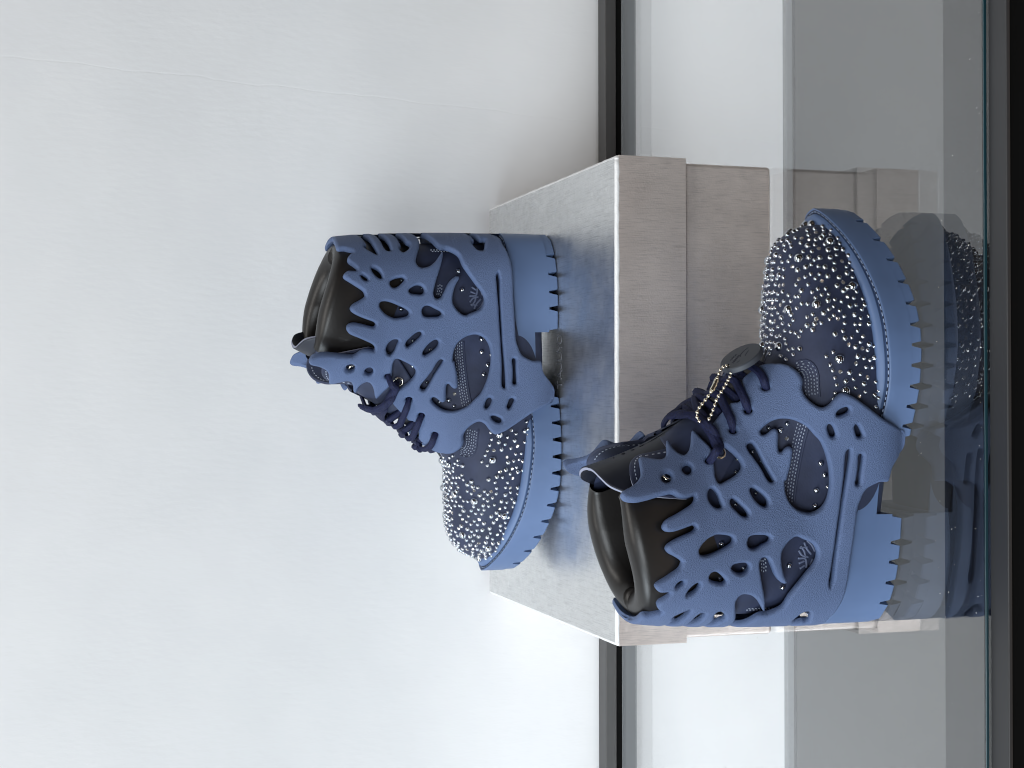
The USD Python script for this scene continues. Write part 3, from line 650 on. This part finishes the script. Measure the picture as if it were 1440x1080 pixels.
    for sd in (1, -1):
        for key, u in (("lace_a", .575), ("lace_b", .625), ("lace_c", .675)):
            P, N = on(key, sd, 10.0)
            c = ctr(u, 7); P2 = np.vstack([P, (P[-1] + c) / 2 + [2, sd * 4, 2], c, c + [-3, -sd * 9, 4]])
            strand(P2, np.array([.5, sd * .6, .6]))
    for u, du, o in ((.545, .012, 4.5), (.59, .015, 7), (.64, .018, 8), (.69, .018, 8.5), (.735, .012, 9)):
        c = ctr(u, o); strand(np.array([c + [-10, 17, -8], c + [-3, 10, -2], c, c + [-3, -10, -1], c + [-10, -17, -6]]), np.array([.7, 0, .7]), 2.6, 2.0)
    for sd in (1, -1):
        P, N = on("lace_d", sd, 9.5); strand(np.vstack([P, ctr(.70, 9)]), np.array([.5, sd * .6, .6]))
    for key, u in (("lace_f", .775), ("lace_g", .745)):
        P, N = surf(pp(key), 1); o = np.full(len(P), 11.5); o[0] = 3.5; o[-1] = 9
        sp = P + N * o[:, None]; c = ctr(u, 7.5); strand(np.vstack([sp[:-1], c + [tongue_x * .4, 0, 0], c + [tongue_x * .4 - 5, -10, 0], c + [-13, -18, -6]]), np.array([.55, .45, .7]))
    P, N = surf(pp("lace_e"), 1); o = np.array([4.0, 12.5, 12.0])[:len(P)]
    sp = P + N * o[:, None]; sp[:, 1] += [3, 3, 0][:len(P)]; c = ctr(.72, 8.5); strand(np.vstack([sp, (sp[-1] + c) / 2 + [3, 4, 2], c]), np.array([.4, .8, .3]))
    add("lace", cat(cord), M["cord"], True)
    return boot
# ---------------------------------------------------------------- materials
def pbr(name, color, rough, bump=None, var=None, metallic=0.0, extra=None, aniso=None):
    """Principled material; bump = (scale, distance, strength[, stretch]), var = (scale, amount) of the colour."""
    p = {"base_color": color, "roughness": rough, "metallic": metallic}; p.update(extra or {})
    n = {"p": ("principled_bsdf", p), "tc": ("texture_coordinate", {})}; l = []
    if bump:
        st = bump[3] if len(bump) > 3 else (1, 1, 1)
        n["mp"] = ("mapping", {"scale": st}); n["nb"] = ("noise_texture", {"scale": bump[0], "detail": 3.0, "roughness": .55})
        n["bu"] = ("bump", {"strength": bump[2], "distance": bump[1]})
        l += [("tc.object", "mp.vector"), ("mp.vector", "nb.vector"), ("nb.fac", "bu.height"), ("bu.normal", "p.normal")]
    if var:
        c = np.array(color); a = var[1]
        n["nv"] = ("noise_texture", {"scale": var[0], "detail": 4.0}); n["rv"] = ("rgb_ramp", {"ramp": [(.3, tuple(c * (1 - a))), (.7, tuple(np.minimum(c * (1 + a), 1)))]})
        l += [("tc.object", "nv.vector"), ("nv.fac", "rv.fac"), ("rv.color", "p.base_color")]
    return material(name, n, l)

M = {}
M["cage"] = pbr("blue_moulded_foam", (.102, .153, .296), .62, bump=(1650, .0012, .75), var=(30, .05))
M["rubber"] = pbr("blue_rubber", (.107, .170, .322), .50, bump=(1500, .0004, .14), var=(25, .05))
M["nubuck"] = pbr("navy_nubuck", (.022, .031, .072), .64, bump=(700, .0005, .25), var=(60, .22), extra={"sheen_weight": .06, "sheen_tint": (.55, .65, .9)})
M["nubuck_pale"] = pbr("navy_nubuck_pressed", (.12, .145, .235), .55)
M["leather"] = pbr("black_padded_leather", (.013, .0115, .011), .40, bump=(420, .0004, .20))
M["dark_leather"] = pbr("midnight_leather", (.011, .014, .026), .52, bump=(420, .0004, .22))
M["lining"] = pbr("dark_lining", (.012, .012, .013), .8)
M["raw_edge"] = pbr("raw_suede_edge", (.30, .32, .42), .9, bump=(1800, .0003, .3))
M["thread"] = pbr("pale_blue_thread", (.46, .52, .64), .45)
M["welt_thread"] = pbr("welt_thread", (.26, .34, .50), .5)
M["dust"] = pbr("pale_dust", (.55, .55, .52), .9)
M["groove"] = pbr("navy_groove", (.016, .022, .045), .8)
M["steel"] = pbr("polished_gunmetal", (.50, .53, .58), .07, metallic=1.0)
M["crystal"] = pbr("clear_crystal_stud", (.95, .93, .90), .06, metallic=.85)
M["brass"] = pbr("pale_brass", (.86, .80, .68), .16, metallic=1.0)
M["cord"] = pbr("navy_cord", (.008, .012, .050), .62, bump=(1900, .0010, .6), var=(1400, .5), extra={"specular_ior_level": .3})
M["tag"] = pbr("slate_rubber_tag", (.050, .058, .074), .55, bump=(900, .0002, .1))
M["tag_mark"] = pbr("engraved_mark", (.012, .014, .03), .7)
M["chain"] = pbr("polished_chain", (.86, .80, .66), .14, metallic=1.0)
M["rail"] = pbr("grey_anodised_rail", (.075, .074, .074), .42, metallic=.3, bump=(600, .0002, .05))
M["black"] = pbr("black_gap", (.004, .004, .004), .9, extra={"specular_ior_level": .1})
M["frame"] = pbr("dark_powder_coat", (.027, .027, .029), .45, bump=(900, .0003, .12), var=(8, .1))
M["white_board"] = pbr("white_board_paint", (.80, .81, .82), .6)
M["base"] = pbr("grey_base_board", (.055, .055, .054), .6, var=(5, .03))
M["skirt"] = pbr("grey_skirting", (.20, .21, .22), .5)
M["floor"] = pbr("warm_stone_floor", (.52, .39, .31), .5, var=(3, .08))
M["mark_ink"] = pbr("pressed_lettering", (.12, .125, .14), .5, metallic=.3)

# plastered white wall: fine roller texture and one hairline crack running up it
material("white_plaster", {
    "g": ("geometry", {}), "s": ("separate_xyz", {}), "n1": ("noise_texture", {"scale": 260.0, "detail": 4.0}), "n2": ("noise_texture", {"scale": 14.0, "detail": 3.0}),
    "n3": ("noise_texture", {"scale": 22.0, "detail": 3.0}), "mp": ("mapping", {"scale": (1, 1, .35)}),
    "zk": ("math", {"math_type": "multiply_add", "value2": -.052, "value3": -.266}), "xk": ("math", {"math_type": "add"}),
    "wob": ("math", {"math_type": "multiply_add", "value2": .008, "value3": -.004}), "xw": ("math", {"math_type": "add"}),
    "ab": ("math", {"math_type": "absolute"}), "dv": ("math", {"math_type": "divide", "value2": .0011}), "cl": ("math", {"math_type": "minimum", "value2": 1.0}),
    "sum": ("math", {"math_type": "multiply_add", "value2": .55}), "r": ("rgb_ramp", {"ramp": [(.3, (.80, .805, .815)), (.7, (.835, .838, .845))]}),
    "ck": ("math", {"math_type": "multiply", "value2": .25}), "s1": ("math", {"math_type": "add"}),
    "b": ("bump", {"strength": .22, "distance": .0012}), "p": ("principled_bsdf", {"roughness": .8, "specular_ior_level": .3})},
    [("g.position", "s.vector"), ("g.position", "mp.vector"), ("mp.vector", "n1.vector"), ("g.position", "n2.vector"), ("g.position", "n3.vector"),
     ("s.z", "zk.value1"), ("s.x", "xk.value1"), ("zk.value", "xk.value2"), ("n3.fac", "wob.value1"), ("xk.value", "xw.value1"), ("wob.value", "xw.value2"),
     ("xw.value", "ab.value1"), ("ab.value", "dv.value1"), ("dv.value", "cl.value1"), ("cl.value", "ck.value1"),
     ("n1.fac", "sum.value1"), ("n2.fac", "sum.value3"), ("sum.value", "s1.value1"), ("ck.value", "s1.value2"), ("s1.value", "b.height"), ("b.normal", "p.normal"),
     ("n2.fac", "r.fac"), ("r.color", "p.base_color")])
M["wall"] = UsdShade.Material.Get(stage, "/World/Looks/white_plaster")

# brushed metallic foil paper; the brush marks run along one axis
def foil(name, stretch, color, rough, metal):
    return material(name, {
        "tc": ("texture_coordinate", {}), "mp": ("mapping", {"scale": stretch}), "n": ("noise_texture", {"scale": 1.0, "detail": 5.0, "roughness": .65}),
        "n2": ("noise_texture", {"scale": 28.0, "detail": 4.0}), "n4": ("noise_texture", {"scale": 700.0, "detail": 2.0}),
        "r": ("map_range", {"from_min": .25, "from_max": .75, "to_min": rough - .09, "to_max": rough + .10}),
        "cr": ("rgb_ramp", {"ramp": [(.36, tuple(np.array(color) * .80)), (.48, color), (.72, tuple(np.minimum(np.array(color) * 1.06, .95)))]}),
        "ad": ("math", {"math_type": "multiply_add", "value2": .6}),
        "b": ("bump", {"strength": .30, "distance": .0005}), "p": ("principled_bsdf", {"metallic": metal, "specular_ior_level": .5})},
        [("tc.object", "mp.vector"), ("mp.vector", "n.vector"), ("tc.object", "n2.vector"), ("tc.object", "n4.vector"), ("n2.fac", "r.value"), ("r.result", "p.roughness"),
         ("n.fac", "cr.fac"), ("cr.color", "p.base_color"), ("n4.fac", "ad.value1"), ("n.fac", "ad.value3"), ("ad.value", "b.height"), ("b.normal", "p.normal")])
M["foil_side"] = foil("brushed_foil_side", (1700, 1700, 60), (.86, .765, .715), .34, .60)
M["foil_top"] = foil("brushed_foil_top", (1200, 45, 1200), (.78, .78, .77), .30, .96)
M["edge_highlight"] = pbr("worn_edge_highlight", (.88, .88, .88), .40, metallic=.15, bump=(600, .0006, .5))  # near-white puts the fold's bright highlight into the worn foil's colour

# shelf glass: both faces reflect by the angle of view, the rest passes through
def glass(name, tint):
    return material(name, {
        "lw": ("layer_weight", {"blend": .5}), "pw": ("math", {"math_type": "power", "value2": 4.5}), "fr": ("math", {"math_type": "multiply_add", "value2": .885, "value3": .115}),
        "t": ("transparent_bsdf", {"color": tint}), "g": ("glossy_bsdf", {"color": (1, 1, 1), "roughness": .0}), "x": ("mix_closure", {})},
        [("lw.facing", "pw.value1"), ("pw.value", "fr.value1"), ("fr.value", "x.fac"), ("t.BSDF", "x.closure1"), ("g.BSDF", "x.closure2")], surface="x.closure")
M["glass"] = glass("clear_shelf_glass", (.988, .990, .990))
M["glass_edge"] = pbr("teal_glass_edge", (.008, .040, .052), .2, extra={"coat_weight": .5})

# ---------------------------------------------------------------- the setting
WALL_Y = .332
def struct(name, mesh, mat, label, category=None):
    return tag(usdkit.mesh(stage, fresh("/World", name), mesh, mat, smooth=30).GetPrim(), label, category, kind="structure")
struct("wall", box(-1.6, 1.6, WALL_Y, WALL_Y + .1, -.188, 1.7), M["wall"], "white painted plaster wall behind the boots and the silver box")
struct("floor", box(-2.5, 2.5, -3.0, WALL_Y + .1, -1.0, -.9), M["floor"], "warm grey floor in front of the display shelf")
base = thing("base_board", "grey board below the glass shelf, seen through the glass", "board", (0, 0, -.22))
part(base, "board", box(-1.5, 1.5, -.214, WALL_Y - .001, .0, .031), M["base"])
part(base, "skirting", box(-1.5, 1.5, WALL_Y - .009, WALL_Y - .0015, .0315, .0395, .0012), M["skirt"])
part(base, "groove", box(-1.5, 1.5, WALL_Y - .0125, WALL_Y - .0095, .0305, .0325), M["frame"])
rail = thing("shelf_rail", "slim dark grey metal rail along the foot of the white wall behind the silver box", "rail", (0, WALL_Y, .004))
part(rail, "rail_bar", box(-1.5, 1.5, -.0205, -.0008, .0002, .0112, .0010), M["rail"])
part(rail, "lower_flange", box(-1.5, 1.5, -.0200, -.0008, -.0205, -.0054, .0010), M["skirt"])
part(rail, "painted_gap_shadow", box(-1.5, 1.5, -.0195, -.0008, -.0052, .0000), M["black"])  # solid black bar, painting in the shade between rail and glass
fr = thing("display_ledge", "dark metal ledge under and in front of the front edge of the glass shelf", "ledge", (0, -.25, -.05))
part(fr, "inner_ledge", box(-1.5, 1.5, -.0198, .036, .0, .0400), M["black"])
part(fr, "beam", box(-1.5, 1.5, -.0388, -.0212, .0440, .0468, .0008), M["frame"])
part(fr, "front_panel", box(-1.5, 1.5, -.0372, -.0214, -.85, .0436), M["black"])
shelf = thing("glass_shelf", "clear glass shelf with a teal edge carrying the silver box and the front boot", "shelf", (0, 0, -.0085))
gx, y0, y1, t = 1.4, -.2695, WALL_Y - .021, .0085
part(shelf, "pane", (np.array([(-gx, y0, t), (gx, y0, t), (gx, y1, t), (-gx, y1, t), (-gx, y0, 0), (gx, y0, 0), (gx, y1, 0), (-gx, y1, 0)]), np.array([(0, 1, 2), (0, 2, 3), (4, 6, 5), (4, 7, 6)])), M["glass"], False)
part(shelf, "polished_edge", box(-gx, gx, y0 - .0014, y0 - .0001, .0061, t - .0003, .0005), M["glass_edge"])

dust = []
for _ in range(260):                                            # specks of dust and lint on the glass and the ledge
    px_, py_ = rng.uniform(-.32, .32), -.268 + .57 * rng.random() ** 2.2
    sz = .00012 + .00022 * rng.random() ** 2
    d_ = trimesh.creation.icosphere(1, sz); d_.apply_scale((1 + 1.6 * rng.random(), 1, .5)); d_.apply_transform(trimesh.transformations.rotation_matrix(rng.random() * 3, (0, 0, 1))); d_.apply_translation((px_, py_, .0085 + sz * .4)); dust.append(d_)
tag(usdkit.mesh(stage, fresh(str(shelf.GetPath()), "dust"), cat(dust), M["dust"], smooth=True).GetPrim(), kind="stuff")

# ---------------------------------------------------------------- silver shoe box
BW, BH, BD, LW, LD, LH = .352, .1272, .298, .3577, .3245, .0557
sb = thing("shoe_box", "brushed silver foil shoe box with its lid on, the back boot standing on it", "shoe box", (0, 0, 0))
bb = box(-BW / 2, BW / 2, 0, BD, .0003, BH - .004, .0030)
part(sb, "box_body", bb, M["foil_side"], 40)
x, ya, yb = LW / 2, -.003, LD - .003
r = .0024
pan = box(-x, x, ya, yb, BH - .0072, BH, r)
lid = part(sb, "lid_top", box(-x + r, x - r, ya + r, yb - r, BH - .003, BH + .00015), M["foil_top"], 40)
for nm, b in (("lid_side", box(-x, x, ya, ya + .0022, BH - LH, BH - r)), ("lid_side", box(-x, x, yb - .0022, yb, BH - LH, BH - r)),
              ("lid_side", box(-x, -x + .0022, ya + .0023, yb - .0023, BH - LH, BH - r)), ("lid_side", box(x - .0022, x, ya + .0023, yb - .0023, BH - LH, BH - r))):
    part(sb, nm, b, M["foil_side"], 40)
# worn rounded fold along the lid's top edges, a little uneven, its highlight painted near-white
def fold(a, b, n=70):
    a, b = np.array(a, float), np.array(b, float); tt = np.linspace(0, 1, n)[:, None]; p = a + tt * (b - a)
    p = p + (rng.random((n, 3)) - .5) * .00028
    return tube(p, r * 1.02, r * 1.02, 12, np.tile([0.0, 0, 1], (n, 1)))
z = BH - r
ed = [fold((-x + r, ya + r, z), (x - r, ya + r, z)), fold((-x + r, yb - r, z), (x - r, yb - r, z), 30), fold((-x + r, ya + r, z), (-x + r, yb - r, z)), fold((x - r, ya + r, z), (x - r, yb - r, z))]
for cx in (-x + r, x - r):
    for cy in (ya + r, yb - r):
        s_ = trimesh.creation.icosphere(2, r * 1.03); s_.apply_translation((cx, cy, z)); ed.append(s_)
part(sb, "lid_fold", cat(ed), M["edge_highlight"], True)
# pressed lettering on the lid behind the front edge
px = -.0215
for ch, xx in zip("TAJUYO", (.0125, .0205, .0275, .0355, .0425, .0490)):
    try:
        t_ = meshkit.text_mesh(ch, .0085, .0003)
    except TypeError:
        t_ = meshkit.text_mesh(ch, .0085)
    t_.apply_translation(-t_.bounds.mean(0)); t_.apply_scale((1, 1.3, .00022 / max(1e-6, np.ptp(t_.bounds[:, 2]))))
    t_.apply_translation((xx, .1215, BH + .00028)); part(lid, "letter", t_, M["mark_ink"], False)

# ---------------------------------------------------------------- the pair of boots
FRONT_LOC, FRONT_ROT = (-.1475, -.1415, .0003), -3.0
BACK_LOC, BACK_ROT, BACK_SCALE = (.1368, .1535, BH + .0006), 180 - 5.5, 1.03
build_boot("boot", "blue studded lace-up boot on the glass shelf before the silver box, wearing the round tag", "boot", None, FRONT_LOC, FRONT_ROT, False, 1.0, 6.5, 1.0, 8.0)
build_boot("boot", "blue studded lace-up boot standing on top of the silver shoe box", "boot", None, BACK_LOC, BACK_ROT, True, BACK_SCALE, -4.0, 7.0, 15.0)

# ---------------------------------------------------------------- round hang tag on its ball chain, hung from the front boot's laces
def front_world(p):
    a = math.radians(FRONT_ROT); p = np.asarray(p, float) / 1000
    x_, y_ = p[..., 0], -p[..., 1]
    return np.stack([x_ * math.cos(a) - y_ * math.sin(a) + FRONT_LOC[0], x_ * math.sin(a) + y_ * math.cos(a) + FRONT_LOC[1], p[..., 2] + FRONT_LOC[2]], -1)
TC = front_world((174.7, 20, 107.5))
ht = thing("hang_tag", "round slate grey tag on a ball chain hung from the front boot's laces", "hang tag", TC)
axis = np.array([.805, -.19, .565]); axis /= np.linalg.norm(axis)
a1 = np.array([.57, 0, -.82]); a1 -= axis * (a1 @ axis); a1 /= np.linalg.norm(a1); a2 = np.cross(axis, a1)
B = np.stack([a1, a2, axis])
an = np.linspace(0, 2 * np.pi, 48, endpoint=False)
R_ = .0142
rows = [np.stack([k * np.cos(an), k * np.sin(an), np.full(48, h)], 1) for k, h in ((R_ - .0006, -.0020), (R_, -.0014), (R_, .0014), (R_ - .0006, .0020), (R_ * .5, .0021), (.00001, .0021))]
V, F = loops(rows)
part(ht, "disc", (V @ B, F), M["tag"], 35)
marks = []
def mk(pts, w=.00035):
    p = smooth3(np.c_[np.array(pts) * .001, np.full(len(pts), .0021)], 20) @ B; marks.append(tube(p, w, .00012, 6, np.tile(axis, (20, 1))))
mk([(-1, -1.5), (2, 1.5), (6, 2.6), (8.5, 2.4)]); mk([(1, -4.5), (4, -2.2), (6, -1.4)])
for k in range(5):
    mk([(-7.5 + k * 1.5, -3 + k * .6), (-7.0 + k * 1.5, -.2 + k * .5), (-6.4 + k * 1.5, -2.0 + k * .6), (-5.9 + k * 1.5, .6 + k * .5)], .00028)
for k in range(4):
    mk([(-6 + k * 1.7, 2.6 + k * .5), (-5.2 + k * 1.7, 4.6 + k * .4), (-4.6 + k * 1.7, 2.9 + k * .5)], .00028)
mk([(-6.5, -5.2), (-5, -4.8), (-4.4, -5.6)], .0003)
part(ht, "engraving", cat(marks), M["tag_mark"], True)
hole_c = (np.array([-R_ + .0032, .0008, .0021])) @ B
hm = [np.stack([k * np.cos(an[::4]), k * np.sin(an[::4]), np.full(12, .00222)], 1) @ B + (np.array([-R_ + .0034, .0006, 0])) @ B for k in (.0017, .00001)]
part(ht, "hole", loops(hm), M["black"], False)
def chain_path(pts): return smooth3(front_world(np.array(pts, float)) - TC, 200)
C1 = chain_path(D_CHAIN1); C2 = chain_path(D_CHAIN2)
wires = []
for cp in (C1, C2):
    wires.append(tube(cp, .00035, .00035, 6)); s_ = np.r_[0, np.cumsum(np.linalg.norm(np.diff(cp, axis=0), axis=1))]
    for d in np.arange(.0005, s_[-1], .00312):
        c = np.array([np.interp(d, s_, cp[:, k]) for k in range(3)]); b = trimesh.creation.icosphere(2, .00118); b.apply_translation(c)
        part(ht, "bead", b, M["chain"], True)
part(ht, "chain_wire", cat(wires), M["chain"], True)
i = 70
part(ht, "connector", tube(C1[i:i + 32], .0017, .0017, 10), M["chain"], True)
